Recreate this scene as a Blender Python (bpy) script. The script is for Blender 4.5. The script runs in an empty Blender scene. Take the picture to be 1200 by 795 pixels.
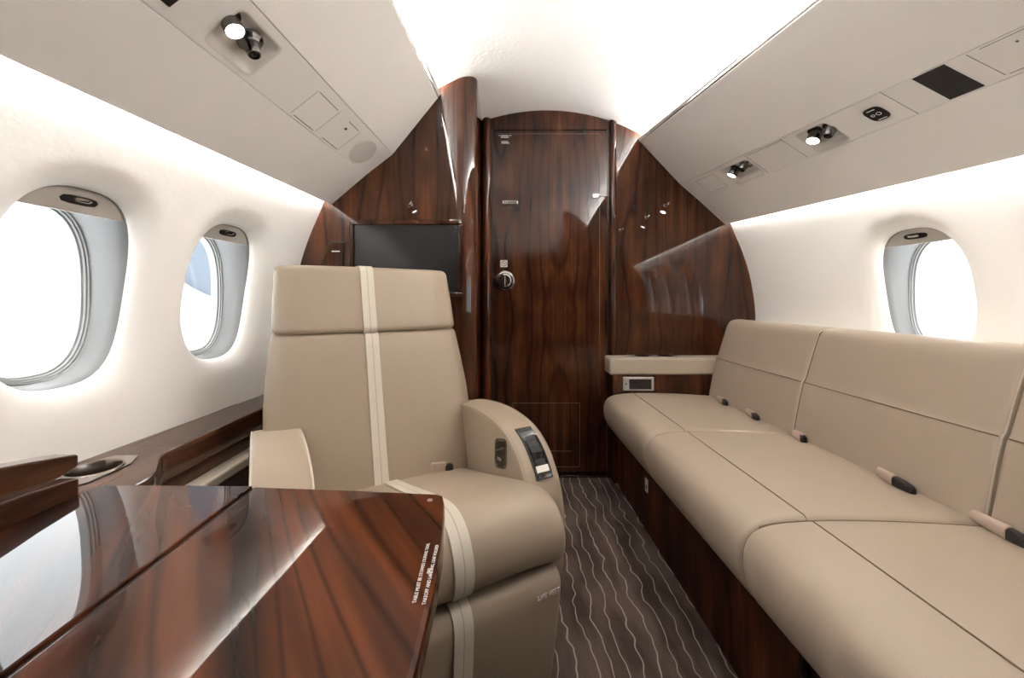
import bpy, bmesh, math, random
from mathutils import Vector, Matrix
PI = math.pi
random.seed(4)
SC = bpy.context.scene
COL = SC.collection

# ------------------------------------------------------------------ scene set-up
SC.view_settings.view_transform = 'Standard'
SC.view_settings.look = 'None'
SC.view_settings.exposure = 2.92
SC.view_settings.gamma = 1.0
SC.view_settings.use_curve_mapping = False
SC.cycles.use_denoising = True
SC.cycles.use_adaptive_sampling = False
SC.cycles.use_guiding = True
SC.cycles.guiding_training_samples = 32
SC.cycles.max_bounces = 10
SC.cycles.diffuse_bounces = 6
SC.cycles.glossy_bounces = 5
SC.cycles.transparent_max_bounces = 12
SC.cycles.caustics_reflective = False
SC.cycles.caustics_refractive = False
SC.cycles.sample_clamp_indirect = 8.0

# ------------------------------------------------------------------ materials
def mat(name):
    m = bpy.data.materials.new(name); m.use_nodes = True
    nt = m.node_tree; nt.nodes.clear()
    out = nt.nodes.new('ShaderNodeOutputMaterial')
    return m, nt, out

def N(nt, typ, **kw):
    n = nt.nodes.new(typ)
    for k, v in kw.items():
        if k.startswith('i_'):
            key = k[2:].replace('_', ' ')
            n.inputs[key].default_value = v
        else:
            setattr(n, k, v)
    return n

def principled(name, col, rough=0.5, metal=0.0, coat=0.0, coat_rough=0.03, bump=None, spec=0.5, vary=0.0, vscale=3.0):
    """plain surface with an optional fine bump (scale, strength, distance) and slight colour variation"""
    m, nt, out = mat(name)
    b = N(nt, 'ShaderNodeBsdfPrincipled')
    b.inputs['Base Color'].default_value = (*col, 1)
    b.inputs['Roughness'].default_value = rough
    b.inputs['Metallic'].default_value = metal
    b.inputs['Coat Weight'].default_value = coat
    b.inputs['Coat Roughness'].default_value = coat_rough
    b.inputs['Specular IOR Level'].default_value = spec
    tc = N(nt, 'ShaderNodeTexCoord')
    if vary > 0:
        nz = N(nt, 'ShaderNodeTexNoise'); nz.inputs['Scale'].default_value = vscale; nz.inputs['Detail'].default_value = 3
        nt.links.new(tc.outputs['Object'], nz.inputs['Vector'])
        mx = N(nt, 'ShaderNodeMix', data_type='RGBA')
        mx.inputs['A'].default_value = (*[c * (1 - vary) for c in col], 1)
        mx.inputs['B'].default_value = (*[min(1, c * (1 + vary)) for c in col], 1)
        nt.links.new(nz.outputs['Fac'], mx.inputs['Factor'])
        nt.links.new(mx.outputs['Result'], b.inputs['Base Color'])
    if bump:
        nz = N(nt, 'ShaderNodeTexNoise'); nz.inputs['Scale'].default_value = bump[0]; nz.inputs['Detail'].default_value = 4
        nt.links.new(tc.outputs['Object'], nz.inputs['Vector'])
        bp = N(nt, 'ShaderNodeBump'); bp.inputs['Strength'].default_value = bump[1]; bp.inputs['Distance'].default_value = bump[2]
        nt.links.new(nz.outputs['Fac'], bp.inputs['Height'])
        nt.links.new(bp.outputs['Normal'], b.inputs['Normal'])
    nt.links.new(b.outputs[0], out.inputs[0])
    return m

def emitter(name, col, strength):
    m, nt, out = mat(name)
    e = N(nt, 'ShaderNodeEmission'); e.inputs['Color'].default_value = (*col, 1); e.inputs['Strength'].default_value = strength
    nt.links.new(e.outputs[0], out.inputs[0])
    return m

def wood(name, grain='z', rot=0.0, mirror=0.30, dark=(0.016, 0.006, 0.003), mid=(0.060, 0.0184, 0.0068), light=(0.138, 0.045, 0.018), vein=1.0, coat=1.0, scale=1.0, coat_rough=0.02, coat_ior=1.47, fine=1.0):
    """lacquered figured veneer: streaks along one axis, book-matched across, dark vein lines, clear gloss coat"""
    m, nt, out = mat(name); L = nt.links.new
    tc = N(nt, 'ShaderNodeTexCoord')
    mp = N(nt, 'ShaderNodeMapping'); mp.inputs['Rotation'].default_value = (0, 0, rot); mp.inputs['Scale'].default_value = (scale, scale, scale)
    L(tc.outputs['Object'], mp.inputs['Vector'])
    sp = N(nt, 'ShaderNodeSeparateXYZ'); L(mp.outputs[0], sp.inputs[0])
    across = 'X'; along = {'z': 'Z', 'y': 'Y'}[grain]; third = {'z': 'Y', 'y': 'Z'}[grain]
    if mirror:
        pp = N(nt, 'ShaderNodeMath', operation='PINGPONG'); pp.inputs[1].default_value = mirror
        L(sp.outputs[across], pp.inputs[0]); ac = pp.outputs[0]
    else:
        ac = sp.outputs[across]
    cb = N(nt, 'ShaderNodeCombineXYZ')
    L(ac, cb.inputs[0]); L(sp.outputs[third], cb.inputs[1])
    sl = N(nt, 'ShaderNodeMath', operation='MULTIPLY'); sl.inputs[1].default_value = 0.24 if grain == 'z' else 0.10
    if grain == 'z':   # leaves matched end to end at one height
        sb = N(nt, 'ShaderNodeMath', operation='SUBTRACT'); sb.inputs[1].default_value = 0.80; L(sp.outputs[along], sb.inputs[0])
        ab = N(nt, 'ShaderNodeMath', operation='ABSOLUTE'); L(sb.outputs[0], ab.inputs[0]); L(ab.outputs[0], sl.inputs[0])
    else:
        L(sp.outputs[along], sl.inputs[0])
    L(sl.outputs[0], cb.inputs[2])
    # slow warp of the figure
    wz = N(nt, 'ShaderNodeTexNoise'); wz.inputs['Scale'].default_value = 5.0; wz.inputs['Detail'].default_value = 1.5
    L(cb.outputs[0], wz.inputs['Vector'])
    # vein lines: contour bands of the warp + across coordinate
    a1 = N(nt, 'ShaderNodeMath', operation='MULTIPLY_ADD'); a1.inputs[1].default_value = 13.0
    L(ac, a1.inputs[0])
    a0 = N(nt, 'ShaderNodeMath', operation='MULTIPLY'); a0.inputs[1].default_value = 4.5
    L(wz.outputs['Fac'], a0.inputs[0]); L(a0.outputs[0], a1.inputs[2])
    fr = N(nt, 'ShaderNodeMath', operation='PINGPONG'); fr.inputs[1].default_value = 0.5
    L(a1.outputs[0], fr.inputs[0])
    vr = N(nt, 'ShaderNodeValToRGB')
    vr.color_ramp.elements[0].position = 0.0; vr.color_ramp.elements[0].color = (1, 1, 1, 1)
    vr.color_ramp.elements[1].position = 0.16; vr.color_ramp.elements[1].color = (0, 0, 0, 1)
    L(fr.outputs[0], vr.inputs[0])
    # broad tone
    bz = N(nt, 'ShaderNodeTexNoise'); bz.inputs['Scale'].default_value = 10.0; bz.inputs['Detail'].default_value = 1 + 4 * fine; bz.inputs['Distortion'].default_value = 0.25
    L(cb.outputs[0], bz.inputs['Vector'])
    cr = N(nt, 'ShaderNodeValToRGB'); e = cr.color_ramp.elements
    e[0].position = 0.30; e[0].color = (*dark, 1); e[1].position = 0.72; e[1].color = (*light, 1)
    x = cr.color_ramp.elements.new(0.5); x.color = (*mid, 1)
    L(bz.outputs['Fac'], cr.inputs[0])
    # fine fibre
    cf = N(nt, 'ShaderNodeVectorMath', operation='MULTIPLY'); cf.inputs[1].default_value = (1, 1, 0.16)
    L(cb.outputs[0], cf.inputs[0])
    fz = N(nt, 'ShaderNodeTexNoise'); fz.inputs['Scale'].default_value = 90.0; fz.inputs['Detail'].default_value = 3
    L(cf.outputs[0], fz.inputs['Vector'])
    fm = N(nt, 'ShaderNodeMapRange'); fm.inputs['From Min'].default_value = 0.3; fm.inputs['From Max'].default_value = 0.7
    fm.inputs['To Min'].default_value = 1 - 0.28 * fine; fm.inputs['To Max'].default_value = 1 + 0.2 * fine
    L(fz.outputs['Fac'], fm.inputs['Value'])
    mu = N(nt, 'ShaderNodeVectorMath', operation='SCALE'); L(cr.outputs[0], mu.inputs[0]); L(fm.outputs[0], mu.inputs['Scale'])
    # vein strength broken up
    vz = N(nt, 'ShaderNodeTexNoise'); vz.inputs['Scale'].default_value = 3.0; L(cb.outputs[0], vz.inputs['Vector'])
    vs = N(nt, 'ShaderNodeMath', operation='MULTIPLY'); L(vr.outputs[0], vs.inputs[0]); L(vz.outputs['Fac'], vs.inputs[1])
    vs2 = N(nt, 'ShaderNodeMath', operation='MULTIPLY', use_clamp=True); vs2.inputs[1].default_value = 1.25 * vein; L(vs.outputs[0], vs2.inputs[0])
    mx = N(nt, 'ShaderNodeMix', data_type='RGBA'); L(vs2.outputs[0], mx.inputs['Factor']); L(mu.outputs[0], mx.inputs['A'])
    mx.inputs['B'].default_value = (dark[0] * .55, dark[1] * .55, dark[2] * .6, 1)
    b = N(nt, 'ShaderNodeBsdfPrincipled')
    b.inputs['Roughness'].default_value = 0.6; b.inputs['Specular IOR Level'].default_value = 0.05
    b.inputs['Coat Weight'].default_value = coat; b.inputs['Coat Roughness'].default_value = coat_rough; b.inputs['Coat IOR'].default_value = coat_ior
    L(mx.outputs['Result'], b.inputs['Base Color'])
    # the lacquer is very slightly wavy
    lz = N(nt, 'ShaderNodeTexNoise'); lz.inputs['Scale'].default_value = 9.0; L(tc.outputs['Object'], lz.inputs['Vector'])
    bp = N(nt, 'ShaderNodeBump'); bp.inputs['Strength'].default_value = 0.012; bp.inputs['Distance'].default_value = 0.01
    L(lz.outputs['Fac'], bp.inputs['Height']); L(bp.outputs[0], b.inputs['Coat Normal'])
    L(b.outputs[0], out.inputs[0])
    return m

def carpet():
    m, nt, out = mat('brown carpet with wavy pale lines'); L = nt.links.new
    tc = N(nt, 'ShaderNodeTexCoord'); sp = N(nt, 'ShaderNodeSeparateXYZ'); L(tc.outputs['Object'], sp.inputs[0])
    # waviness along y, different for neighbouring lines
    mp = N(nt, 'ShaderNodeMapping'); mp.inputs['Scale'].default_value = (7.0, 7.5, 0); L(tc.outputs['Object'], mp.inputs['Vector'])
    nz = N(nt, 'ShaderNodeTexNoise'); nz.inputs['Scale'].default_value = 1.0; nz.inputs['Detail'].default_value = 2.0; L(mp.outputs[0], nz.inputs['Vector'])
    ad = N(nt, 'ShaderNodeMath', operation='MULTIPLY_ADD'); ad.inputs[1].default_value = 0.075; L(nz.outputs['Fac'], ad.inputs[0]); L(sp.outputs['X'], ad.inputs[2])
    dv = N(nt, 'ShaderNodeMath', operation='MULTIPLY'); dv.inputs[1].default_value = 1 / 0.043; L(ad.outputs[0], dv.inputs[0])
    pp = N(nt, 'ShaderNodeMath', operation='PINGPONG'); pp.inputs[1].default_value = 0.5; L(dv.outputs[0], pp.inputs[0])
    rp = N(nt, 'ShaderNodeValToRGB'); e = rp.color_ramp.elements
    e[0].position = 0.022; e[0].color = (1, 1, 1, 1); e[1].position = 0.05; e[1].color = (0, 0, 0, 1); L(pp.outputs[0], rp.inputs[0])
    # broad tone patches
    mp2 = N(nt, 'ShaderNodeMapping'); mp2.inputs['Scale'].default_value = (14, 4.5, 0); L(tc.outputs['Object'], mp2.inputs['Vector'])
    n2 = N(nt, 'ShaderNodeTexNoise'); n2.inputs['Scale'].default_value = 1.0; n2.inputs['Detail'].default_value = 3; L(mp2.outputs[0], n2.inputs['Vector'])
    n3 = N(nt, 'ShaderNodeTexNoise'); n3.inputs['Scale'].default_value = 420.0; n3.inputs['Detail'].default_value = 2; L(tc.outputs['Object'], n3.inputs['Vector'])
    cr = N(nt, 'ShaderNodeValToRGB'); e = cr.color_ramp.elements
    e[0].position = 0.40; e[0].color = (0.085, 0.060, 0.049, 1); e[1].position = 0.62; e[1].color = (0.165, 0.120, 0.098, 1); L(n2.outputs['Fac'], cr.inputs[0])
    fm = N(nt, 'ShaderNodeMapRange'); fm.inputs['From Min'].default_value = 0.25; fm.inputs['From Max'].default_value = 0.75; fm.inputs['To Min'].default_value = 0.5; fm.inputs['To Max'].default_value = 1.45
    L(n3.outputs['Fac'], fm.inputs['Value'])
    sc = N(nt, 'ShaderNodeVectorMath', operation='SCALE'); L(cr.outputs[0], sc.inputs[0]); L(fm.outputs[0], sc.inputs['Scale'])
    mx = N(nt, 'ShaderNodeMix', data_type='RGBA'); L(rp.outputs[0], mx.inputs['Factor']); L(sc.outputs[0], mx.inputs['A']); mx.inputs['B'].default_value = (0.50, 0.42, 0.35, 1)
    b = N(nt, 'ShaderNodeBsdfPrincipled'); b.inputs['Roughness'].default_value = 0.95; b.inputs['Specular IOR Level'].default_value = 0.1
    L(mx.outputs['Result'], b.inputs['Base Color'])
    bp = N(nt, 'ShaderNodeBump'); bp.inputs['Strength'].default_value = 0.6; bp.inputs['Distance'].default_value = 0.004; L(n3.outputs['Fac'], bp.inputs['Height']); L(bp.outputs[0], b.inputs['Normal'])
    L(b.outputs[0], out.inputs[0])
    return m

def glass_pane():
    m, nt, out = mat('thin window acrylic'); L = nt.links.new
    t = N(nt, 'ShaderNodeBsdfTransparent'); t.inputs[0].default_value = (0.97, 0.985, 0.99, 1)
    g = N(nt, 'ShaderNodeBsdfGlossy'); g.inputs['Roughness'].default_value = 0.02
    mx = N(nt, 'ShaderNodeMixShader'); mx.inputs[0].default_value = 0.05
    L(t.outputs[0], mx.inputs[1]); L(g.outputs[0], mx.inputs[2]); L(mx.outputs[0], out.inputs[0])
    return m

def stripe_leather(name, col, line):
    """cream leather band with a stitched line along its middle (local x = 0)"""
    m, nt, out = mat(name); L = nt.links.new
    tc = N(nt, 'ShaderNodeTexCoord'); sp = N(nt, 'ShaderNodeSeparateXYZ'); L(tc.outputs['Object'], sp.inputs[0])
    ab = N(nt, 'ShaderNodeMath', operation='ABSOLUTE'); L(sp.outputs['X'], ab.inputs[0])
    lt = N(nt, 'ShaderNodeMath', operation='LESS_THAN'); lt.inputs[1].default_value = 0.0011; L(ab.outputs[0], lt.inputs[0])
    mx = N(nt, 'ShaderNodeMix', data_type='RGBA'); L(lt.outputs[0], mx.inputs['Factor'])
    mx.inputs['A'].default_value = (*col, 1); mx.inputs['B'].default_value = (*line, 1)
    b = N(nt, 'ShaderNodeBsdfPrincipled'); b.inputs['Roughness'].default_value = 0.5; L(mx.outputs['Result'], b.inputs['Base Color'])
    L(b.outputs[0], out.inputs[0])
    return m

M = {}
M['headliner'] = principled('textured cream headliner', (0.91, 0.89, 0.865), 0.85, bump=(60, 0.35, 0.004))
M['sidewall'] = principled('cream sidewall covering', (0.92, 0.89, 0.845), 0.8, bump=(55, 0.22, 0.003))
M['panel'] = principled('warm grey service panel', (0.86, 0.83, 0.795), 0.55)
M['pan'] = principled('pale recess pan', (0.74, 0.70, 0.65), 0.5)
M['speaker_cloth'] = principled('warm grey speaker cloth', (0.64, 0.61, 0.57), 0.8, bump=(900, .3, .001))
M['pane_frame'] = principled('pale pane frame', (0.36, 0.365, 0.36), 0.4)
M['bronze'] = principled('brushed bronze grey metal', (0.34, 0.30, 0.265), 0.22, metal=1)
M['joint'] = principled('joint backing', (0.20, 0.18, 0.16), 0.8)
M['groove'] = principled('shadow gap', (0.10, 0.085, 0.075), 0.8)
M['wood'] = wood('figured rosewood veneer', 'z', 0, 0.30)
M['wood_table'] = wood('rosewood table veneer', 'y', math.radians(-35), 0, dark=(0.014, 0.0045, 0.0017), mid=(0.068, 0.0175, 0.0056), light=(0.135, 0.036, 0.0108), vein=0.9, scale=2.3, coat_ior=1.37, fine=0.35)
M['wood_rail'] = wood('rosewood rail veneer', 'y', math.radians(-4), 0, dark=(0.022, 0.009, 0.005), mid=(0.075, 0.028, 0.013), light=(0.155, 0.063, 0.029), vein=0.7, scale=1.6)
M['wood_plinth'] = wood('satin rosewood plinth veneer', 'z', 0, 0.30, coat=0.25, coat_rough=0.25)
M['leather'] = principled('beige sofa leather', (0.455, 0.37, 0.285), 0.42, bump=(260, 0.06, 0.002), vary=0.03)
M['chair_leather'] = principled('tan chair leather', (0.375, 0.297, 0.22), 0.42, bump=(260, 0.06, 0.002), vary=0.03)
M['cream_leather'] = principled('cream leather', (0.50, 0.43, 0.34), 0.42, bump=(260, 0.05, 0.002))
M['piping'] = principled('pale piping', (0.58, 0.53, 0.46), 0.5)
M['seam'] = principled('dark stitched seam', (0.20, 0.145, 0.10), 0.7)
M['stripe'] = stripe_leather('cream leather stripe', (0.62, 0.565, 0.475), (0.42, 0.36, 0.29))
M['webbing'] = principled('pinkish beige webbing', (0.52, 0.40, 0.32), 0.35, bump=(500, 0.3, 0.002), coat=0.3)
M['black'] = principled('black plastic', (0.012, 0.011, 0.011), 0.3)
M['gloss_black'] = principled('gloss black', (0.008, 0.007, 0.007), 0.06)
M['mesh_black'] = principled('black speaker cloth', (0.014, 0.010, 0.008), 0.75, bump=(900, 0.5, 0.002))
M['screen'] = principled('switched-off screen', (0.022, 0.021, 0.022), 0.22)
M['chrome'] = principled('dark chrome', (0.55, 0.53, 0.51), 0.12, metal=1)
M['gunmetal'] = principled('gunmetal', (0.22, 0.205, 0.195), 0.16, metal=1)
M['nickel'] = principled('satin nickel', (0.50, 0.47, 0.44), 0.3, metal=1)
M['silver'] = principled('silver plastic', (0.62, 0.60, 0.60), 0.3, metal=0.6)
M['white'] = principled('white lettering', (0.85, 0.84, 0.82), 0.6)
M['label_white'] = principled('white label', (0.75, 0.74, 0.72), 0.5)
M['sleeve'] = principled('pale grey window sleeve', (0.23, 0.23, 0.226), 0.4)
M['shade'] = principled('grey beige shade', (0.50, 0.465, 0.42), 0.55)
M['taupe'] = principled('taupe lower panel', (0.20, 0.165, 0.135), 0.7)
M['trim'] = principled('cream rail trim', (0.60, 0.54, 0.45), 0.5)
M['glass'] = glass_pane()
M['carpet'] = carpet()
M['led_wash'] = emitter('warm white cove strip', (1.0, 0.985, 0.97), 6.0)
M['led_top'] = emitter('warm white ceiling strip', (1.0, 0.985, 0.97), 24.0)
M['lamp'] = emitter('lit reading lamp lens', (1.0, 0.97, 0.92), 14.0)
M['navy'] = principled('pale blue engine paint', (0.085, 0.104, 0.130), 0.5)
M['cowl_lip'] = principled('polished cowl lip', (0.5, 0.5, 0.5), 0.3)
M['dark_frame'] = principled('dark metal frame', (0.03, 0.028, 0.027), 0.4, metal=0.5)

# ------------------------------------------------------------------ mesh helpers
class MB:
    def __init__(s): s.v = []; s.f = []
    def add(s, vs, fs):
        o = len(s.v); s.v += [tuple(p) for p in vs]; s.f += [tuple(i + o for i in f) for f in fs]; return s
    def box(s, x0, x1, y0, y1, z0, z1):
        vs = [(x, y, z) for z in (z0, z1) for y in (y0, y1) for x in (x0, x1)]
        return s.add(vs, [(0, 2, 3, 1), (4, 5, 7, 6), (0, 1, 5, 4), (2, 6, 7, 3), (0, 4, 6, 2), (1, 3, 7, 5)])
    def loft(s, rings, closed=True, cap0=True, cap1=True):
        n = len(rings[0]); vs = [p for r in rings for p in r]; fs = []
        for i in range(len(rings) - 1):
            for j in range(n if closed else n - 1):
                k = (j + 1) % n
                fs.append((i * n + j, i * n + k, (i + 1) * n + k, (i + 1) * n + j))
        if closed and cap0: fs.append(tuple(range(n - 1, -1, -1)))
        if closed and cap1: fs.append(tuple((len(rings) - 1) * n + j for j in range(n)))
        return s.add(vs, fs)
    def tube(s, pts, r, n=8, caps=True):
        pts = [Vector(p) for p in pts]; rings = []
        up = None
        for i, p in enumerate(pts):
            t = (pts[min(i + 1, len(pts) - 1)] - pts[max(i - 1, 0)]).normalized()
            if up is None:
                up = Vector((0, 0, 1)) if abs(t.z) < .9 else Vector((1, 0, 0))
            a = t.cross(up)
            if a.length < 1e-6: a = t.orthogonal()
            a.normalize(); b = a.cross(t).normalized(); up = b
            rr = r[i] if isinstance(r, (list, tuple)) else r
            rings.append([p + a * math.cos(2 * PI * k / n) * rr + b * math.sin(2 * PI * k / n) * rr for k in range(n)])
        return s.loft(rings, True, caps, caps)
    def lathe(s, prof, origin, axis, n=28, cap=True):
        """prof: list of (radius, distance along axis)"""
        o = Vector(origin); ax = Vector(axis).normalized(); a = ax.orthogonal().normalized(); b = ax.cross(a)
        rings = [[o + ax * h + (a * math.cos(2 * PI * k / n) + b * math.sin(2 * PI * k / n)) * max(r, 1e-5) for k in range(n)] for r, h in prof]
        return s.loft(rings, True, cap, cap)
    def build(s, name, m, parent=None, smooth=40, bevel=0, seg=2, subsurf=0, solid=0, local=False):
        me = bpy.data.meshes.new(name)
        vs = s.v
        if parent is not None and not local:
            inv = WORLD[parent.name].inverted(); vs = [inv @ Vector(p) for p in vs]
        me.from_pydata([tuple(p) for p in vs], [], s.f); me.validate()
        bm = bmesh.new(); bm.from_mesh(me)
        bmesh.ops.recalc_face_normals(bm, faces=bm.faces) if not getattr(s, 'keep', False) else None
        bm.to_mesh(me); bm.free()
        if smooth:
            for p in me.polygons: p.use_smooth = True
            me.set_sharp_from_angle(angle=math.radians(smooth))
        me.materials.append(m)
        o = bpy.data.objects.new(name, me); COL.objects.link(o)
        if parent is not None:
            o.parent = parent; WORLD[o.name] = WORLD[parent.name]
        else:
            WORLD[o.name] = Matrix.Identity(4)
        if solid:
            md = o.modifiers.new('thickness', 'SOLIDIFY'); md.thickness = solid; md.offset = -1
        if bevel:
            md = o.modifiers.new('bevel', 'BEVEL'); md.width = bevel; md.segments = seg; md.limit_method = 'ANGLE'; md.angle_limit = math.radians(35)
        if subsurf:
            md = o.modifiers.new('subdivision', 'SUBSURF'); md.levels = subsurf; md.render_levels = subsurf
        return o
WORLD = {}

def empty(name, loc, rz=0.0):
    o = bpy.data.objects.new(name, None); COL.objects.link(o)
    o.location = loc; o.rotation_euler = (0, 0, rz); o.empty_display_size = 0.1
    WORLD[o.name] = Matrix.Translation(loc) @ Matrix.Rotation(rz, 4, 'Z')
    return o
def tag(o, label, cat, group=None):
    o['label'] = label; o['category'] = cat
    if group: o['group'] = group
    return o
def struct(o, label=None):
    o['kind'] = 'structure'
    if label: o['label'] = label
    return o

def inset_poly(pts, d):
    """move a closed 2-D polygon inwards by d along its vertex normals"""
    n = len(pts); area = sum(pts[i][0] * pts[(i + 1) % n][1] - pts[(i + 1) % n][0] * pts[i][1] for i in range(n))
    sg = 1 if area > 0 else -1; out = []
    for i in range(n):
        a = Vector(pts[i - 1]); b = Vector(pts[i]); c = Vector(pts[(i + 1) % n])
        e1 = (b - a).normalized(); e2 = (c - b).normalized()
        n1 = Vector((-e1.y, e1.x)) * sg; n2 = Vector((-e2.y, e2.x)) * sg
        m = n1 + n2
        if m.length < 1e-6: m = n1
        m.normalize(); k = max(0.5, m.dot(n1))
        q = b + m * d / k
        out.append((q.x, q.y))
    return out

def smooth_poly(pts, it=2):
    """Chaikin corner cutting of a closed polygon"""
    for _ in range(it):
        q = []
        for i in range(len(pts)):
            a = pts[i]; b = pts[(i + 1) % len(pts)]
            q.append((a[0] * .75 + b[0] * .25, a[1] * .75 + b[1] * .25)); q.append((a[0] * .25 + b[0] * .75, a[1] * .25 + b[1] * .75))
        pts = q
    return pts

def puffy(mb, prof, w0, w1, place, r=0.02, steps=4, mids=5):
    """extrude closed profile from w0 to w1 with rounded ends; place(w, u, v) -> 3-D point"""
    out = []
    for k in range(steps + 1):
        a = PI / 2 * k / steps
        out.append((w0 + r * (1 - math.cos(a)), r * (1 - math.sin(a))))
    for k in range(1, mids): out.append((w0 + r + (w1 - w0 - 2 * r) * k / mids, 0))
    for k in range(steps, -1, -1):
        a = PI / 2 * k / steps
        out.append((w1 - r * (1 - math.cos(a)), r * (1 - math.sin(a))))
    mb.loft([[place(w, *p) for p in inset_poly(prof, d)] for w, d in out])
    return mb

def catmull(xs, ys, x):
    if x <= xs[0]: return ys[0] + (ys[1] - ys[0]) / (xs[1] - xs[0]) * (x - xs[0])
    if x >= xs[-1]: return ys[-1] + (ys[-1] - ys[-2]) / (xs[-1] - xs[-2]) * (x - xs[-1])
    i = max(j for j in range(len(xs) - 1) if xs[j] <= x)
    def tg(j):
        a = max(j - 1, 0); b = min(j + 1, len(xs) - 1); return (ys[b] - ys[a]) / (xs[b] - xs[a])
    h = xs[i + 1] - xs[i]; t = (x - xs[i]) / h
    return ((2*t**3 - 3*t**2 + 1) * ys[i] + (t**3 - 2*t**2 + t) * h * tg(i) + (-2*t**3 + 3*t**2) * ys[i + 1] + (t**3 - t**2) * h * tg(i + 1))

def text_mesh(name, body, size, mtx, m, parent, align='CENTER', depth=0.0004):
    cu = bpy.data.curves.new(name + '_glyphs', 'FONT'); cu.body = body; cu.size = size; cu.align_x = align; cu.align_y = 'CENTER'; cu.extrude = depth; cu.resolution_u = 3
    t = bpy.data.objects.new(name + '_glyphs', cu); COL.objects.link(t)
    dg = bpy.context.evaluated_depsgraph_get(); me = bpy.data.meshes.new_from_object(t.evaluated_get(dg))
    bpy.data.objects.remove(t); bpy.data.curves.remove(cu)
    me.transform(WORLD[parent.name].inverted() @ mtx if parent else mtx)
    me.materials.clear(); me.materials.append(m); me.name = name
    o = bpy.data.objects.new(name, me); COL.objects.link(o)
    if parent: o.parent = parent; WORLD[o.name] = WORLD[parent.name]
    else: WORLD[o.name] = Matrix.Identity(4)
    return o

def frame(o, ex, ey):
    ex = Vector(ex).normalized(); ey = Vector(ey); ey = (ey - ex * ey.dot(ex)).normalized(); ez = ex.cross(ey)
    m = Matrix.Identity(4)
    for i in range(3): m[i][0] = ex[i]; m[i][1] = ey[i]; m[i][2] = ez[i]; m[i][3] = o[i]
    return m

# ------------------------------------------------------------------ cabin shape (metres; y runs forward to the door, floor z = 0)
XC = 0.235                       # cabin centre line
YR, YL = 2.10, 1.636             # front bulkhead: right part and door / left part
ZS = [0, .2, .45, .6, .79, .9, 1.037, 1.15, 1.28, 1.40, 1.52]
WS = [.98, 1.02, 1.045, 1.058, 1.07, 1.062, 1.036, .999, .944, .906, .86]
def wall_x(side, y, z):
    h = catmull(ZS, WS, z)
    return XC + h + .06 * (YR - y) if side > 0 else XC - h - .06 * (YL - y)
BACK = -0.70

def sup(a, b, th, n=2.7):
    c, s = math.cos(th), math.sin(th)
    r = (abs(c / a) ** n + abs(s / b) ** n) ** (-1 / n)
    return r * c, r * s
WZ, WA, WB, LIP = .921, .132, .205, .034
NS = 18
def rect_ring(w, h0, h1):
    p = []
    for k in range(NS): p.append((w, h0 + (h1 - h0) * k / NS))
    for k in range(NS): p.append((w - 2 * w * k / NS, h1))
    for k in range(NS): p.append((-w, h1 + (h0 - h1) * k / NS))
    for k in range(NS): p.append((-w + 2 * w * k / NS, h0))
    return p
def wall(name, side, centres, y_end):
    mb = MB(); zlo, zhi, hw = .62, 1.222, .21
    def P(y, z, out=0): return (wall_x(side, y, z) + side * out, y, z)
    for yc in centres:
        rr = rect_ring(hw, zlo - WZ, zhi - WZ); rings = []
        th = [math.atan2(q[1], q[0]) for q in rr]
        outer = [sup(WA + LIP * 1.55, WB + LIP * 1.55, t) for t in th]
        for k in range(6):
            t = k / 5
            rings.append([P(yc + a[0] * (1 - t) + b[0] * t, WZ + a[1] * (1 - t) + b[1] * t) for a, b in zip(rr, outer)])
        for k in range(1, 9):
            f = PI / 2 * k / 8
            e = LIP * 1.55 * (1 - math.sin(f)); d = LIP * (1 - math.cos(f))
            rings.append([P(yc + q[0], WZ + q[1], d) for q in (sup(WA + e, WB + e, t) for t in th)])
        mb.loft(rings, True, False, False)
    ys = []
    lo = centres[-1] - hw
    for yc in reversed(centres): ys += [yc - hw + 2 * hw * k / NS for k in range(NS)]
    ys.append(centres[0] + hw)
    for z_list in ([1.222, 1.26, 1.30, 1.35, 1.40, 1.46], [0, .1, .2, .3, .4, .5, .62]):
        mb.loft([[P(y, z) for y in ys] for z in z_list], closed=False)
    zz = [0, .1, .2, .3, .4, .5] + [.62 + .602 * k / NS for k in range(NS + 1)] + [1.26, 1.30, 1.35, 1.40, 1.46]
    yy = [ys[-1] + (y_end - ys[-1]) * k / 4 for k in range(5)]
    mb.loft([[P(y, z) for y in yy] for z in zz], closed=False)
    if lo > BACK:
        mb.loft([[P(y, z) for y in (BACK, lo)] for z in zz], closed=False)
    o = mb.build(name, M['sidewall'], smooth=70)
    me = o.data; bm = bmesh.new(); bm.from_mesh(me); bmesh.ops.remove_doubles(bm, verts=bm.verts, dist=1e-4)
    bmesh.ops.recalc_face_normals(bm, faces=bm.faces); bm.to_mesh(me); bm.free()
    for p in me.polygons: p.use_smooth = True
    return struct(o)
CL = [1.262, .842, .422, .002, -.418, -.79]
CR = [1.32, .90, .48, .06, -.36, -.79]
CL = CL[:5]; CR = CR[:5]   # as far back as the cabin is built
wall('wall_left', -1, CL, YL + .02)
wall('wall_right', 1, CR, YR + .02)

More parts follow.
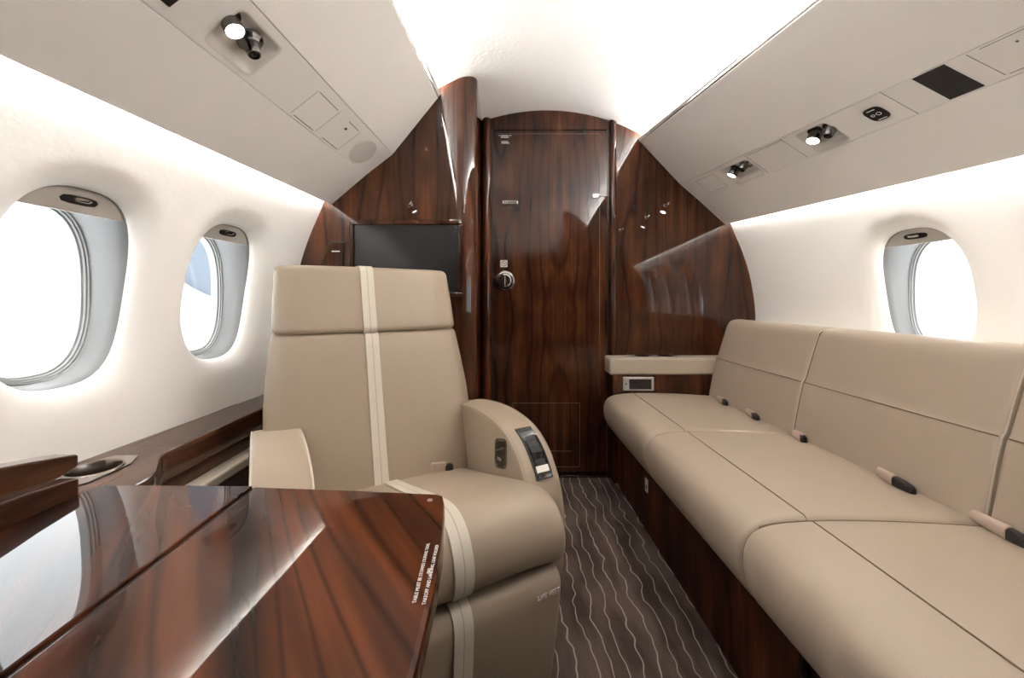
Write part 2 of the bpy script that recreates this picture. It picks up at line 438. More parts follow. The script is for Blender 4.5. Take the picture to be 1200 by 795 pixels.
wn = 0
def window(side, yc):
    global wn
    wn += 1
    ths = [2 * PI * k / 64 for k in range(64)]
    def ring(ins, d):
        return [(wall_x(side, yc + q[0], WZ + q[1]) + side * d, yc + q[0], WZ + q[1]) for q in (sup(WA - ins, WB - ins, t) for t in ths)]
    # flat plane for the outer pane
    xp = lambda d: wall_x(side, yc, WZ) + side * d
    def flat(ins, d):
        return [(xp(d), yc + q[0], WZ + q[1]) for q in (sup(WA - ins, WB - ins, t) for t in ths)]
    mb = MB(); mb.loft([ring(-.004, LIP - .004), ring(.001, LIP + .001), ring(.005, LIP + .02), ring(.010, LIP + .045), flat(.012, .088)], True, False, False)
    f = mb.build('window_%d' % wn, M['sleeve'], smooth=50); struct(f)
    mb = MB(); mb.loft([flat(.012, .088), flat(.013, .091), flat(.0165, .091), flat(.0172, .095), flat(.0205, .095), flat(.0212, .100), flat(.025, .101), flat(.026, .108), flat(.026, .122)], True, False, False)
    mb.build('pane_frame', M['pane_frame'], f, smooth=50)
    mb = MB(); mb.loft([flat(.0245, .1035), flat(.0245, .107)]); mb.build('pane', M['glass'], f, smooth=0)
    # shade drawn a little way down behind the lip
    zs = .157
    q = [sup(WA + .002, WB + .002, t) for t in [2 * PI * k / 160 for k in range(160)]]
    top = [p for p in q if p[1] > zs]; top.sort(key=lambda p: -p[0])
    poly = [(top[0][0] + .0005, zs)] + top + [(top[-1][0] - .0005, zs)]
    def S(p, d): return (wall_x(side, yc + p[0], WZ + p[1]) + side * d, yc + p[0], WZ + p[1])
    mb = MB(); mb.loft([[S(p, LIP + .004) for p in poly], [S(p, LIP + .010) for p in poly]])
    sh = mb.build('shade', M['shade'], f, smooth=0, bevel=.0012)
    hq = [(sup(.036, .0085, 2 * PI * k / 32, 3.2)) for k in range(32)]
    mb = MB(); mb.loft([[S((p[0], p[1] + zs + .024), LIP + .0025) for p in hq], [S((p[0], p[1] + zs + .024), LIP + .006) for p in hq]])
    hd = mb.build('pull_handle', M['black'], sh, smooth=30)
    hq = [(sup(.019, .005, 2 * PI * k / 24, 3)) for k in range(24)]
    mb = MB(); mb.loft([[S((p[0] * .8 + .006, p[1] * .7 + zs + .0255), LIP - .0005) for p in hq], [S((p[0] + .006, p[1] + zs + .0255), LIP + .004) for p in hq]])
    o = mb.build('finger_grip', M['chrome'], sh, smooth=60)
    return f
for yc in CL: window(-1, yc)
for yc in CR: window(1, yc)

# floor and ceiling
mb = MB(); mb.box(-1.05, 1.5, BACK - .05, YR + .05, -.06, 0); struct(mb.build('floor', M['carpet'], smooth=0))
def ceil_z(u): return 1.866 - (1.0 - math.sqrt(1.0 - u * u))
us = [-.70 + 1.40 * k / 48 for k in range(49)]
mb = MB(); yy = [BACK + (YR + .02 - BACK) * k / 12 for k in range(13)]
mb.loft([[(XC + u, y, ceil_z(u)) for u in us] for y in yy], closed=False)
c = mb.build('ceiling', M['headliner'], smooth=70); struct(c)
# outer skin that closes the gap behind the overhead panels
mb = MB()
for sd, yb in ((-1, YL + .02), (1, YR + .02)):
    rings = []
    for y in (BACK, yb):
        rings.append([(XC + sd * .70, y, ceil_z(.70)), (XC + sd * 1.0, y, 1.60), (wall_x(sd, y, 1.46), y, 1.46)])
    mb.loft(rings, closed=False)
struct(mb.build('trim_1', M['headliner'], smooth=0))

# ------------------------------------------------------------------ overhead service panels
def psu(side, y):
    """inner edge, upper crease, lower crease, outer edge of the overhead panel at station y"""
    if side > 0:
        d = YR - y
        return [(.700 + .06 * d, 1.719 - .07 * d), (.919 + .06 * d, 1.487 - .05 * d), (1.019 + .06 * d, 1.400 - .02 * d), (1.150 + .06 * d, 1.280 - .04 * d)]
    d = YL - y
    return [(-.2386 - .06 * d, 1.719 - .047 * d), (-.433 - .06 * d, 1.477), (-.5385 - .06 * d, 1.395), (-.678 - .06 * d, 1.276 - .015 * d)]
def strip(side, y, u, n=0.0):
    p = psu(side, y); U = Vector(p[1]); L_ = Vector(p[2]); q = U.lerp(L_, u)
    e = (L_ - U).normalized(); nn = Vector((-e.y, e.x))
    if nn.x * -side < 0: nn = -nn      # into the room
    q += nn * n
    return Vector((q.x, y, q.y))
def strip_axes(side, y, u=.5):
    ey = (strip(side, y, 1) - strip(side, y, 0)).normalized(); nn = (strip(side, y, .5, 1) - strip(side, y, .5, 0)).normalized()
    return Vector((0, 1, 0)), ey, nn
def overhead(side, y0, y1, holes, seams, label):
    root = empty('overhead_panel', (psu(side, (y0 + y1) / 2)[2][0], (y0 + y1) / 2, 1.28))
    tag(root, label, 'overhead panel', 'overhead service panels along the cabin')
    ext = -side
    def slab(name, ia, ib, trim0, trim1, m):
        rings = []
        for y in [y0 + (y1 - y0) * k / 40 for k in range(41)]:
            p = psu(side, y); A = Vector(p[ia]); B = Vector(p[ib]); e = (B - A).normalized(); nn = Vector((-e.y, e.x))
            if nn.x * side < 0: nn = -nn      # away from the room
            A = A + e * trim0; B = B - e * trim1
            rings.append([(A.x, y, A.y), (B.x, y, B.y), (B.x + nn.x * .012, y, B.y + nn.y * .012), (A.x + nn.x * .012, y, A.y + nn.y * .012)])
        mb = MB(); mb.loft(rings); return mb.build(name, m, root, smooth=20, bevel=.0015)
    slab('edge_rail', 0, 1, 0.0, .3013 if side > 0 else .2954, M['panel'])
    slab('upper_panel', 0, 1, .0192, .0008, M['panel'])
    slab('lower_panel', 2, 3, .0005, 0, M['panel'])
    # dark gap strips behind the joints
    mb = MB()
    for ia, ib, t in ((0, 1, .018), (1, 2, 0.0), (2, 3, 0.0)):
        rings = []
        for y in (y0, y1):
            p = psu(side, y); A = Vector(p[ia]); B = Vector(p[ib]); e = (B - A).normalized(); nn = Vector((-e.y, e.x))
            if nn.x * side < 0: nn = -nn
            A = A + e * t + nn * .006
            rings.append([(A.x - e.x * .006, y, A.y - e.y * .006), (A.x + e.x * .006, y, A.y + e.y * .006), (A.x + e.x * .006 + nn.x * .004, y, A.y + e.y * .006 + nn.y * .004), (A.x - e.x * .006 + nn.x * .004, y, A.y - e.y * .006 + nn.y * .004)])
        mb.loft(rings)
    mb.build('joint_backing', M['joint'], root, smooth=0)
    # service strip with openings
    ysn = [y0 + (y1 - y0) * k / 40 for k in range(41)]
    hs = [h[i] for h in holes for i in (0, 1)]
    ysn = sorted([y for y in ysn if min([abs(y - h) for h in hs]) > .012] + hs); mb = MB()
    usn = sorted(set([.006, .994] + [h[2] for h in holes] + [h[3] for h in holes]))
    idx = {}
    for y in ysn:
        for u in usn: idx[(y, u)] = len(mb.v); mb.v.append(tuple(strip(side, y, u)))
    for a, b in zip(ysn, ysn[1:]):
        for c_, d in zip(usn, usn[1:]):
            if any(h[0] - 1e-6 <= a and b <= h[1] + 1e-6 and h[2] - 1e-6 <= c_ and d <= h[3] + 1e-6 for h in holes): continue
            mb.f.append((idx[(a, c_)], idx[(b, c_)], idx[(b, d)], idx[(a, d)]))
    n0 = len(mb.v)
    for y in ysn:
        for u in usn: mb.v.append(tuple(strip(side, y, u, -.008)))
    for f in list(mb.f): mb.f.append(tuple(i + n0 for i in reversed(f)))
    ed = {}
    for f in mb.f[:len(mb.f) // 2]:
        for i in range(4):
            k = (f[i], f[(i + 1) % 4]); ed[k] = 1
    for (a, b) in ed:
        if (b, a) not in ed: mb.f.append((b, a, a + n0, b + n0))
    st = mb.build('service_strip', M['panel'], root, smooth=0)
    return root, st
def quad_plate(side, pts, n0, n1):
    """pts in (y, u); thin plate between two heights above the strip"""
    mb = MB(); mb.loft([[strip(side, y, u, n0) for y, u in pts], [strip(side, y, u, n1) for y, u in pts]]); return mb
def recess(side, root, y0, y1, u0, u1, lamp, vent):
    def rr(ins, n, k=6):
        pts = []; cy, cu = (y0 + y1) / 2, (u0 + u1) / 2; W = .13
        a, b = (y1 - y0) / 2 - ins, (u1 - u0) / 2 - ins / W
        for i in range(48):
            q = sup(a, b * W, 2 * PI * i / 48, 12); pts.append(strip(side, cy + q[0], cu + q[1] / W, n))
        return pts
    mb = MB(); mb.loft([rr(-.004, .0002), rr(-.003, .0007), rr(.0, .0), rr(.003, -.004), rr(.010, -.017), rr(.016, -.019)], True, False, True)
    pan = mb.build('light_recess', M['pan'], root, smooth=45)
    ax, eu, nn = strip_axes(side, (y0 + y1) / 2)
    for kind, (y, u, tilt) in (('reading_light', lamp), ('air_nozzle', vent)):
        o = strip(side, y, u, -.019)
        d = (nn + Vector((0, tilt[0], 0)) + Vector((-side * tilt[1], 0, 0)) + Vector((0, 0, -tilt[2]))).normalized()
        if kind == 'reading_light':
            mb = MB(); mb.lathe([(.024, 0), (.024, .004), (.018, .006), (.0185, .020), (.0195, .034), (.0185, .038), (.0165, .038), (.0155, .034), (.001, .034)], o, d)
            b = mb.build('reading_light', M['gunmetal'], pan, smooth=40)
            mb = MB(); mb.lathe([(.0158, .0345), (.012, .0372), (.001, .0385)], o, d); mb.build('lamp_lens', M['lamp'], pan, smooth=60)
        else:
            mb = MB(); mb.lathe([(.026, 0), (.027, .006), (.024, .010), (.019, .013), (.017, .018), (.0150, .030), (.0135, .040), (.0125, .042), (.0105, .042), (.010, .034), (.001, .034)], o, d)
            b = mb.build('air_nozzle', M['gunmetal'], pan, smooth=40)
            mb = MB(); mb.lathe([(.0062, .034), (.0062, .0415), (.003, .043), (.001, .043)], o, d); mb.build('nozzle_plug', M['black'], pan, smooth=40)
    return pan
def line_plate(root, side, segs, name='panel_seam', w=.0012):
    for (ya, ua, yb, ub) in segs:
        mb = MB()
        if abs(ya - yb) > 1e-6: pts = [(ya, ua), (yb, ub), (yb, ub + w * 9), (ya, ua + w * 9)]
        else: pts = [(ya - w / 2, ua), (ya + w / 2, ua), (ya + w / 2, ub), (ya - w / 2, ub)]
        mb.loft([[strip(side, y, u, -.001) for y, u in pts], [strip(side, y, u, .0004) for y, u in pts]])
        mb.build(name, M['groove'], root, smooth=0)

# right-hand panel
R_, RS = overhead(1, .10, YR + .004, [(1.245, 1.36, .13, .93), (1.615, 1.785, .18, .93)], None,
                  'long warm grey overhead panel above the sofa with black speaker square and two lamp recesses')
recess(1, R_, 1.245, 1.36, .13, .93, (1.316, .38, (-.15, .0, .35)), (1.256, .40, (-.05, .0, .2)))
recess(1, R_, 1.615, 1.785, .18, .93, (1.727, .40, (.2, .0, .35)), (1.655, .36, (-.1, .1, .2)))
quad_plate(1, [(.918, .03), (.985, .03), (.985, .95), (.918, .95)], -.002, .0015).build('speaker_grille', M['mesh_black'], R_, smooth=0)
sg = [(1.122 + q[0], .52 + q[1] / .13) for q in (sup(.024, .030, 2 * PI * k / 32, 3.4) for k in range(32))]
sgn = quad_plate(1, sg, -.002, .003).build('warning_sign', M['gloss_black'], R_, smooth=30)
# pictograms on the sign: a crossed-out cigarette above a seat belt buckle
mb = MB()
for (y, u, a, b) in ((1.122, .36, .011, .0016), (1.122, .70, .012, .0014)):
    mb.loft([[strip(1, y + p[0], u + p[1] / .13, h) for p in ((-a, -b), (a, -b), (a, b), (-a, b))] for h in (.003, .0035)])
for (cy, cu, r) in ((1.115, .52, .006), (1.131, .52, .0045)):
    ro = [strip(1, cy + r * math.cos(2 * PI * k / 20), cu + r * math.sin(2 * PI * k / 20) / .13, .0035) for k in range(20)]
    mb.tube(ro + [ro[0]], .0007, 5, False)
mb.build('pictogram', M['white'], sgn, smooth=0)
line_plate(R_, 1, [(1.06, .0, 1.06, 1.0), (1.412, .07, 1.59, .07), (1.412, .02, 1.412, .97), (1.60, .02, 1.60, .97), (.76, .05, .855, .05), (.76, .90, .872, .90), (.878, .05, .878, .9)])
mb = MB(); mb.lathe([(.0022, -.001), (.0022, .0008)], strip(1, .81, .25), strip_axes(1, .81)[2], 12); mb.build('screw_head', M['gunmetal'], R_, smooth=0)
line_plate(R_, 1, [(1.84, .16, 1.98, .16), (1.84, .84, 1.98, .84), (1.84, .16, 1.84, .84), (1.98, .16, 1.98, .84)], 'mask_door_seam', .0007)

# left-hand panel
L_R, LS = overhead(-1, BACK + .02, YL + .004, [(.795, .925, .17, .88)], None,
                   'long warm grey overhead panel above the left windows with one lamp recess')
recess(-1, L_R, .795, .925, .17, .88, (.806, .42, (-.1, -.05, .25)), (.874, .45, (-.2, -.1, .45)))
quad_plate(-1, [(.645, .60), (.712, .60), (.712, .84), (.645, .84)], -.002, .0015).build('switch_plate', M['gloss_black'], L_R, smooth=0, bevel=.0004)
line_plate(L_R, -1, [(1.107, .22, 1.212, .22), (1.27, .93, 1.37, .93), (1.29, .22, 1.362, .22), (1.113, .93, 1.216, .93)], 'panel_slot', .0017)
line_plate(L_R, -1, [(1.10, .22, 1.10, .93), (1.225, .22, 1.225, .93), (1.375, .22, 1.375, .93)], 'panel_seam', .0006)
rd = [(1.485 + q[0], .55 + q[1] / .134) for q in ((.066 * math.cos(2 * PI * k / 40), .053 * math.sin(2 * PI * k / 40)) for k in range(40))]
quad_plate(-1, rd, -.002, .001).build('round_speaker', M['speaker_cloth'], L_R, smooth=0)
mb = MB(); mb.lathe([(.0045, -.001), (.0045, .002), (.001, .0025)], strip(-1, 1.308, .41), strip_axes(-1, 1.3)[2], 14); mb.build('microphone', M['black'], L_R, smooth=0)

# cove light strips: on the shelf above each inner edge and behind each outer edge
def cove(side, root, y0, y1):
    def bar(name, k, box, m):
        rings = []
        for y in (y0, y1):
            x, z = psu(side, y)[k]
            a, b, c_, d = box
            rings.append([(x + side * a, y, z + c_), (x + side * b, y, z + c_), (x + side * b, y, z + d), (x + side * a, y, z + d)])
        mb = MB(); mb.loft(rings); return mb.build(name, m, root, smooth=0)
    # upper strip looks across at the ceiling, lower strip looks down the sidewall; an unseen metal bar is added behind each to block its rear light
    bar('rear_light_block', 0, (.0500, .0560, -.032, .006), M['nickel'])
    bar('ceiling_light_strip', 0, (.0480, .0496, -.028, .003), M['led_top'])
    bar('rear_light_block', 3, (-.018, .012, .0520, .0560), M['nickel'])
    bar('wall_light_strip', 3, (-.016, .010, .0500, .0516), M['led_wash'])
cove(1, R_, .11, YR - .01)
cove(-1, L_R, BACK + .03, YL - .01)

# ------------------------------------------------------------------ front bulkheads and door
def slab_xz(poly, y0, y1):
    mb = MB(); mb.loft([[(x, y0, z) for x, z in poly], [(x, y1, z) for x, z in poly]]); return mb
# right bulkhead
RIGHTX = .575
poly = [(RIGHTX, 0), (1.42, 0), (1.42, 1.62), (1.0, 1.80), (RIGHTX, 1.90)]
o = slab_xz(poly, YR, YR + .05).build('wall_front_right', M['wood'], smooth=0); struct(o)
# left bulkhead with a rounded edge towards the door
XE = -.098; r = .075
outl = [(-1.02, YL), (XE - r - .006, YL), (XE - r, YL)] + [(XE - r + r * math.sin(a), YL + r - r * math.cos(a)) for a in [PI / 2 * k / 10 for k in range(1, 11)]] + [(XE, YL + r + .006), (XE, YR + .05), (-.16, YR + .05), (-.16, YL + .10), (-1.02, YL + .10)]
mb = MB(); mb.loft([[(x, y, 0) for x, y in outl], [(x, y, 1.86) for x, y in outl]])
struct(mb.build('wall_front_left', M['wood'], smooth=35))
# door set
D = mb = MB(); DX0, DX1 = -.042, .548
top = [(x, ceil_z(x - XC) + .01) for x in [DX1 - (DX1 - DX0) * k / 16 for k in range(17)]]
door = slab_xz([(DX0, .012), (DX1, .012), (DX1, 1.765), (DX0, 1.765)], YR + .004, YR + .04).build('door_1', M['wood'], smooth=0, bevel=.002); struct(door)
o = slab_xz([(XE, 1.768), (RIGHTX, 1.768)] + [(x, ceil_z(x - XC) + .012) for x in [RIGHTX - (RIGHTX - XE) * k / 18 for k in range(19)]], YR, YR + .04).build('trim_2', M['wood'], smooth=0); struct(o)
# rounded jamb posts
def post(name, x0, x1, z1, yb, bulge):
    prof = [(x0, yb + .03)] + [(x0 + (x1 - x0) * (1 - math.cos(a)) / 2, yb - bulge * math.sin(a)) for a in [PI * k / 14 for k in range(15)]] + [(x1, yb + .03)]
    mb = MB(); mb.loft([[(x, y, 0) for x, y in prof], [(x, y, z1) for x, y in prof]]); return struct(mb.build(name, M['wood'], smooth=40))
post('trim_3', XE, -.048, 1.815, YR, .036)
post('trim_4', .555, .592, 1.812, YR, .022)
# dark shadow joint each side of the door
mb = MB(); mb.box(-.050, -.040, YR + .001, YR + .03, 0, 1.77); mb.box(.546, .557, YR + .001, YR + .03, 0, 1.77); struct(mb.build('trim_5', M['black'], smooth=0))
# threshold strip
mb = MB(); mb.box(-.045, .55, YR - .045, YR + .01, 0, .012); struct(mb.build('trim_6', M['gunmetal'], smooth=0, bevel=.003))
def on_front(px_x, px_z, y=YR): return Vector((px_x, y, px_z))
# lock knob
kx, kz = .018, .992
mb = MB(); mb.lathe([(.052, 0), (.052, .006), (.047, .009), (.044, .010)], (kx, YR + .006, kz), (0, -1, 0), 40); kb = mb.build('lock_plate', M['gunmetal'], door, smooth=40)
mb = MB(); mb.lathe([(.040, .009), (.038, .020), (.034, .030), (.030, .032), (.028, .029), (.010, .029), (.008, .032), (.001, .032)], (kx, YR + .006, kz), (0, -1, 0), 40); mb.build('door_knob', M['chrome'], door, smooth=40)
mb = MB(); mb.box(kx - .004, kx + .004, YR - .036, YR - .022, kz - .028, kz + .028); mb.build('knob_grip', M['chrome'], door, smooth=0, bevel=.002)
# square sticker with a ringed symbol
sx, sz = .015, 1.080
mb = MB(); mb.box(sx - .018, sx + .018, YR + .0025, YR + .005, sz - .018, sz + .018); stk = mb.build('sticker', M['label_white'], door, smooth=0)
mb = MB(); ring = [(sx + .0125 * math.cos(2 * PI * k / 24), YR + .0022, sz + .0125 * math.sin(2 * PI * k / 24)) for k in range(25)]
mb.tube(ring, .0016, 5, False); mb.tube([(sx - .006, YR + .0022, sz + .006), (sx + .006, YR + .0022, sz - .006)], .0016, 5); mb.tube([(sx + .007, YR + .0022, sz + .004), (sx - .001, YR + .0022, sz + .001)], .0012, 5)
mb.build('sticker_symbol', M['black'], stk, smooth=0)
# printed notice at the top of the door (five fine lines)
mb = MB()
for z, a, b, h in ((1.738, -.012, .055, .0014), (1.7375, .004, .034, .003), (1.729, -.001, .040, .0028), (1.708, .002, .037, .0022), (1.700, .002, .043, .0028)):
    mb.box(a, b, YR + .0028, YR + .0045, z - h, z + h)
mb.build('printed_notice', M['label_white'], door, smooth=0)
# slotted latch
mb = MB(); mb.box(.008, .088, YR - .010, YR + .006, 1.382, 1.402); lt = mb.build('door_latch', M['nickel'], door, smooth=0, bevel=.004)
mb = MB()
for k in range(7): mb.box(.015 + k * .0095, .022 + k * .0095, YR - .0115, YR - .009, 1.3865, 1.398)
mb.build('latch_slot', M['black'], lt, smooth=0)
# hinge stay at the right edge
mb = MB(); mb.box(.470, .500, YR - .008, YR + .006, 1.418, 1.434); mb.tube([(.485, YR - .008, 1.426), (.545, YR - .012, 1.4265)], .0032, 8); mb.build('door_stay', M['chrome'], door, smooth=40, bevel=.002)
# fine inlay lines: upper border and lower kick panel
mb = MB()
def rect_line(x0, x1, z0, z1, w=.0016, sides='tblr'):
    if 't' in sides: mb.box(x0, x1, YR + .0026, YR + .005, z1 - w, z1)
    if 'b' in sides: mb.box(x0, x1, YR + .0026, YR + .005, z0, z0 + w)
    if 'l' in sides: mb.box(x0, x0 + w, YR + .0026, YR + .005, z0, z1)
    if 'r' in sides: mb.box(x1 - w, x1, YR + .0026, YR + .005, z0, z1)
rect_line(.06, .405, .035, .365); rect_line(.155, .365, .035, .118, sides='t')
rect_line(DX0 + .02, .508, .4, 1.748, sides='tr')
mb.build('inlay_line', M['seam'], door, smooth=0)

# monitor on the left bulkhead
mon = empty('wall_monitor', (-.373, YL, .80)); tag(mon, 'dark switched-off monitor in a rosewood frame on the bulkhead behind the armchair', 'monitor')
X0, X1, Z0, Z1 = -.600, -.150, .905, 1.213
mb = MB(); t = .020
for a, b, c_, d in ((X0, X1, Z1 - t, Z1), (X0, X1, Z0, Z0 + t), (X0, X0 + t * .9, Z0 + t, Z1 - t), (X1 - t * .9, X1, Z0 + t, Z1 - t)): mb.box(a, b, YL - .022, YL + .002, c_, d)
mb.build('frame', M['wood'], mon, smooth=0, bevel=.004)
mb = MB(); mb.box(X0 + .016, X1 - .016, YL - .010, YL + .001, Z0 + .018, Z1 - .018); mb.build('screen', M['screen'], mon, smooth=0)
# small trapezoid cupboard door at the outer edge of the left bulkhead
cp = empty('locker_door', (-.68, YL, 1.03)); tag(cp, 'small trapezoid rosewood locker door with tiny white line, left of the monitor', 'locker door')
def px(x, y, Y): return ((x - 587) / 480 * Y, .901 - (y - 350) / 480 * Y)
tp = [px(374, 316, YL), px(388.5, 284.5, YL), px(403, 284.5, YL), px(403, 316, YL)]
tp = [tp[0], tp[1], tp[2], tp[3]]
slab_xz(inset_poly(tp, -.004), YL - .002, YL + .001).build('surround', M['black'], cp, smooth=0)
slab_xz(tp, YL - .009, YL + .001).build('door_panel', M['wood'], cp, smooth=0, bevel=.002)
a = px(390, 295, YL); mb = MB(); mb.box(a[0], a[0] + .031, YL - .0105, YL - .0085, a[1] - .002, a[1] + .002); mb.build('printed_label', M['white'], cp, smooth=0)

# little coat hooks
def hook(x, z, y, s, label):
    root = empty('coat_hook', (x, y, z)); tag(root, label, 'coat hook', 'small chrome hooks on the bulkheads')
    mb = MB(); mb.lathe([(.009 * s, 0), (.009 * s, .003), (.005 * s, .005)], (x, y + .001, z), (0, -1, 0), 18); mb.build('rosette', M['gunmetal'], root, smooth=40)
    mb = MB(); mb.tube([(x, y - .002, z), (x, y - .016 * s, z - .004 * s), (x + .006 * s, y - .026 * s, z + .001), (x + .010 * s, y - .028 * s, z + .008 * s)], [.0042 * s, .004 * s, .004 * s, .0032 * s], 10); mb.build('peg', M['chrome'], root, smooth=60)
x, z = px(481, 241, YL); hook(x, z, YL, 1.15, 'larger chrome coat hook on the left bulkhead just above the monitor')
x, z = px(499, 176, YL); hook(x, z, YL, .55, 'tiny chrome hook high on the left bulkhead near the rounded edge')
x, z = px(779, 241, YR); hook(x, z, YR, 1.0, 'highest of the three chrome hooks on the right bulkhead beside the door')
x, z = px(757, 255, YR); hook(x, z, YR, .8, 'middle one of the three chrome hooks on the right bulkhead beside the door')
x, z = px(727, 270, YR); hook(x, z, YR, .9, 'lowest of the three chrome hooks on the right bulkhead, close to the door post')

# rear of the cabin: partition beside the sofa and the far end wall behind the camera
poly = [(.62, 0), (1.55, 0), (1.55, 1.70), (1.0, 1.86), (.62, 1.90)]
struct(slab_xz(poly, .04, .09).build('wall_back_right', M['wood'], smooth=0))
struct(slab_xz([(-.30, 1.38), (.618, 1.38), (.618, 1.90), (-.30, 1.90)], .04, .09).build('wall_back_upper', M['sidewall'], smooth=0))
struct(slab_xz([(-1.3, 0), (1.7, 0), (1.7, 2.0), (-1.3, 2.0)], BACK - .05, BACK).build('wall_back', M['sidewall'], smooth=0))
mb = MB(); mb.box(-1.2, 1.6, BACK - .01, BACK + .02, 0, 1.36); struct(mb.build('trim_7', M['wood'], smooth=0))

# ------------------------------------------------------------------ left side ledge
lg = empty('side_ledge', (-.80, .9, 0)); tag(lg, 'long rosewood side ledge under the left windows with sunken metal cup holder', 'ledge')
def ledge_x(y):   # inner edge
    if y > .90: return -.728
    if y < .75: return -.652
    t = (y - .75) / .15; t = t * t * (3 - 2 * t); return -.652 + (-.728 + .652) * t
ysl = [BACK + .03, -.5, 0, .3, .5, .62, .72] + [.75 + .15 * k / 8 for k in range(9)] + [1.0, 1.2, 1.4, YL - .003]
LZ = .566
inner = [(ledge_x(y), y) for y in ysl]; outer = [(wall_x(-1, y, LZ) + .004, y) for y in reversed(ysl)]
CX, CY, CRAD = -.795, .800, .042
def flat_with_hole(outline, hole, z):
    bm = bmesh.new(); es = []
    for loop in (outline, hole):
        vs = [bm.verts.new((x, y, z)) for x, y in loop]
        es += [bm.edges.new((vs[i], vs[(i + 1) % len(vs)])) for i in range(len(vs))]
    bmesh.ops.triangle_fill(bm, use_beauty=True, use_dissolve=False, edges=es)
    bm.verts.index_update()
    V = [v.co.copy() for v in bm.verts]; F = [tuple(v.index for v in f.verts) for f in bm.faces]; bm.free(); return V, F
circ = [(CX + CRAD * math.cos(2 * PI * k / 40), CY + CRAD * math.sin(2 * PI * k / 40)) for k in range(40)]
V, F = flat_with_hole([(x - .006, y) for x, y in inner] + outer, circ, LZ)
mb = MB(); mb.add(V, F)
# rounded nose and face down to the panel
prof = [(-.006, 0), (-.002, -.001), (.0, -.005), (.001, -.012), (-.004, -.04), (-.016, -.075), (-.026, -.105)]
mb.loft([[(x + a, y, LZ + b) for x, y in inner] for a, b in prof], closed=False)
mb.build('ledge_top', M['wood_rail'], lg, smooth=45)
# metal tray with cup
pl = [(-.842, .70), (-.748, .70), (-.748, .872), (-.842, .868)]
V, F = flat_with_hole(smooth_poly(pl, 1), [(CX + (CRAD - .001) * math.cos(2 * PI * k / 40), CY + (CRAD - .001) * math.sin(2 * PI * k / 40)) for k in range(40)], LZ + .002)
mb = MB(); mb.add(V, F); mb.build('cup_plate', M['nickel'], lg, smooth=0)
mb = MB(); mb.lathe([(.047, .0022), (.045, .005), (.042, .0045), (.0405, .001), (.0395, -.02), (.039, -.055), (.030, -.060), (.001, -.060)], (CX, CY, LZ), (0, 0, 1), 44, cap=False); mb.build('cup_holder', M['bronze'], lg, smooth=40)
# seams across the top, rail trim and lower panel
mb = MB()
for y in (.935, 1.40): mb.box(wall_x(-1, y, LZ) + .006, ledge_x(y) - .004, y - .001, y + .001, LZ - .002, LZ + .0006)
mb.box(-.842, -.840, .94, YL, LZ - .002, LZ + .0006)
mb.build('top_seam', M['seam'], lg, smooth=0)
mb = MB(); mb.box(-.760, -.700, .64, YL - .003, .435, .462); mb.build('rail_trim', M['trim'], lg, smooth=0, bevel=.006)
mb = MB(); mb.box(-.765, -.712, BACK + .03, YL - .003, .02, .434); mb.build('lower_panel', M['taupe'], lg, smooth=0)
mb = MB(); mb.box(-.775, -.742, .64, YL - .003, .46, .50); mb.build('shadow_panel', M['wood_rail'], lg, smooth=0)
# table stowage pocket: raised outer board, dark slot, inner board, latch
def board(name, x0, x1, pts, m):
    mb = MB(); mb.loft([[(x0, y, z) for y, z in pts], [(x1, y, z) for y, z in pts]]); return mb.build(name, m, lg, smooth=0, bevel=.003)
board('pocket_board', -.655, -.620, [(-.6, .628), (.48, .640), (.575, .648), (.602, .655), (.602, .672), (.56, .681), (.50, .692), (.42, .700), (.30, .706), (-.6, .706)], M['wood_rail'])
board('pocket_board', -.600, -.5725, [(-.6, .42), (.557, .42), (.557, .657), (.50, .664), (.40, .671), (.25, .674), (-.6, .674)], M['wood_rail'])
mb = MB(); mb.box(-.640, -.598, -.6, .545, .44, .630); mb.build('pocket_slot', M['black'], lg, smooth=0)
mb = MB(); mb.box(-.619, -.606, .462, .505, .640, .650); mb.build('pocket_latch', M['chrome'], lg, smooth=0, bevel=.002)

# ------------------------------------------------------------------ table
TZ = .645
tb = empty('folding_table', (-.30, .2, 0)); tag(tb, 'glossy rosewood folding table with a fold seam, in front of the armchair', 'table')
right = [(-.0745, .534), (-.070, .515), (-.0655, .48), (-.060, .42), (-.0575, .36), (-.0575, .29), (-.060, .20), (-.066, .10), (-.075, 0), (-.088, -.10)]
main = [(-.337, -.10)] + list(reversed(right)) + [(-.082, .5395), (-.20, .5505), (-.337, .5605)]
leaf = [(-.5705, -.10), (-.3395, -.10), (-.3395, .5608), (-.45, .571), (-.560, .580), (-.5705, .571)]
def tabletop(name, outline, t=.030, b=.007, droop=0.0):
    mb = MB(); rings = []
    for d, z in ((b * 1.6, TZ - t), (b * .3, TZ - t + b), (0, TZ - t * .55), (0.0008, TZ - b * .9), (b * .35, TZ - b * .22), (b, TZ)):
        rings.append([(x, y, z + (x + .3395) * droop) for x, y in inset_poly(outline, d)])
    mb.loft(rings); return mb.build(name, M['wood_table'], tb, smooth=12)
tabletop('tabletop', main, .034, .006)
tabletop('table_leaf', leaf, .034, .003, .035)
mb = MB(); mb.box(-.3395, -.337, -.10, .558, TZ - .02, TZ - .0035); mb.build('fold_seam', M['black'], tb, smooth=0)
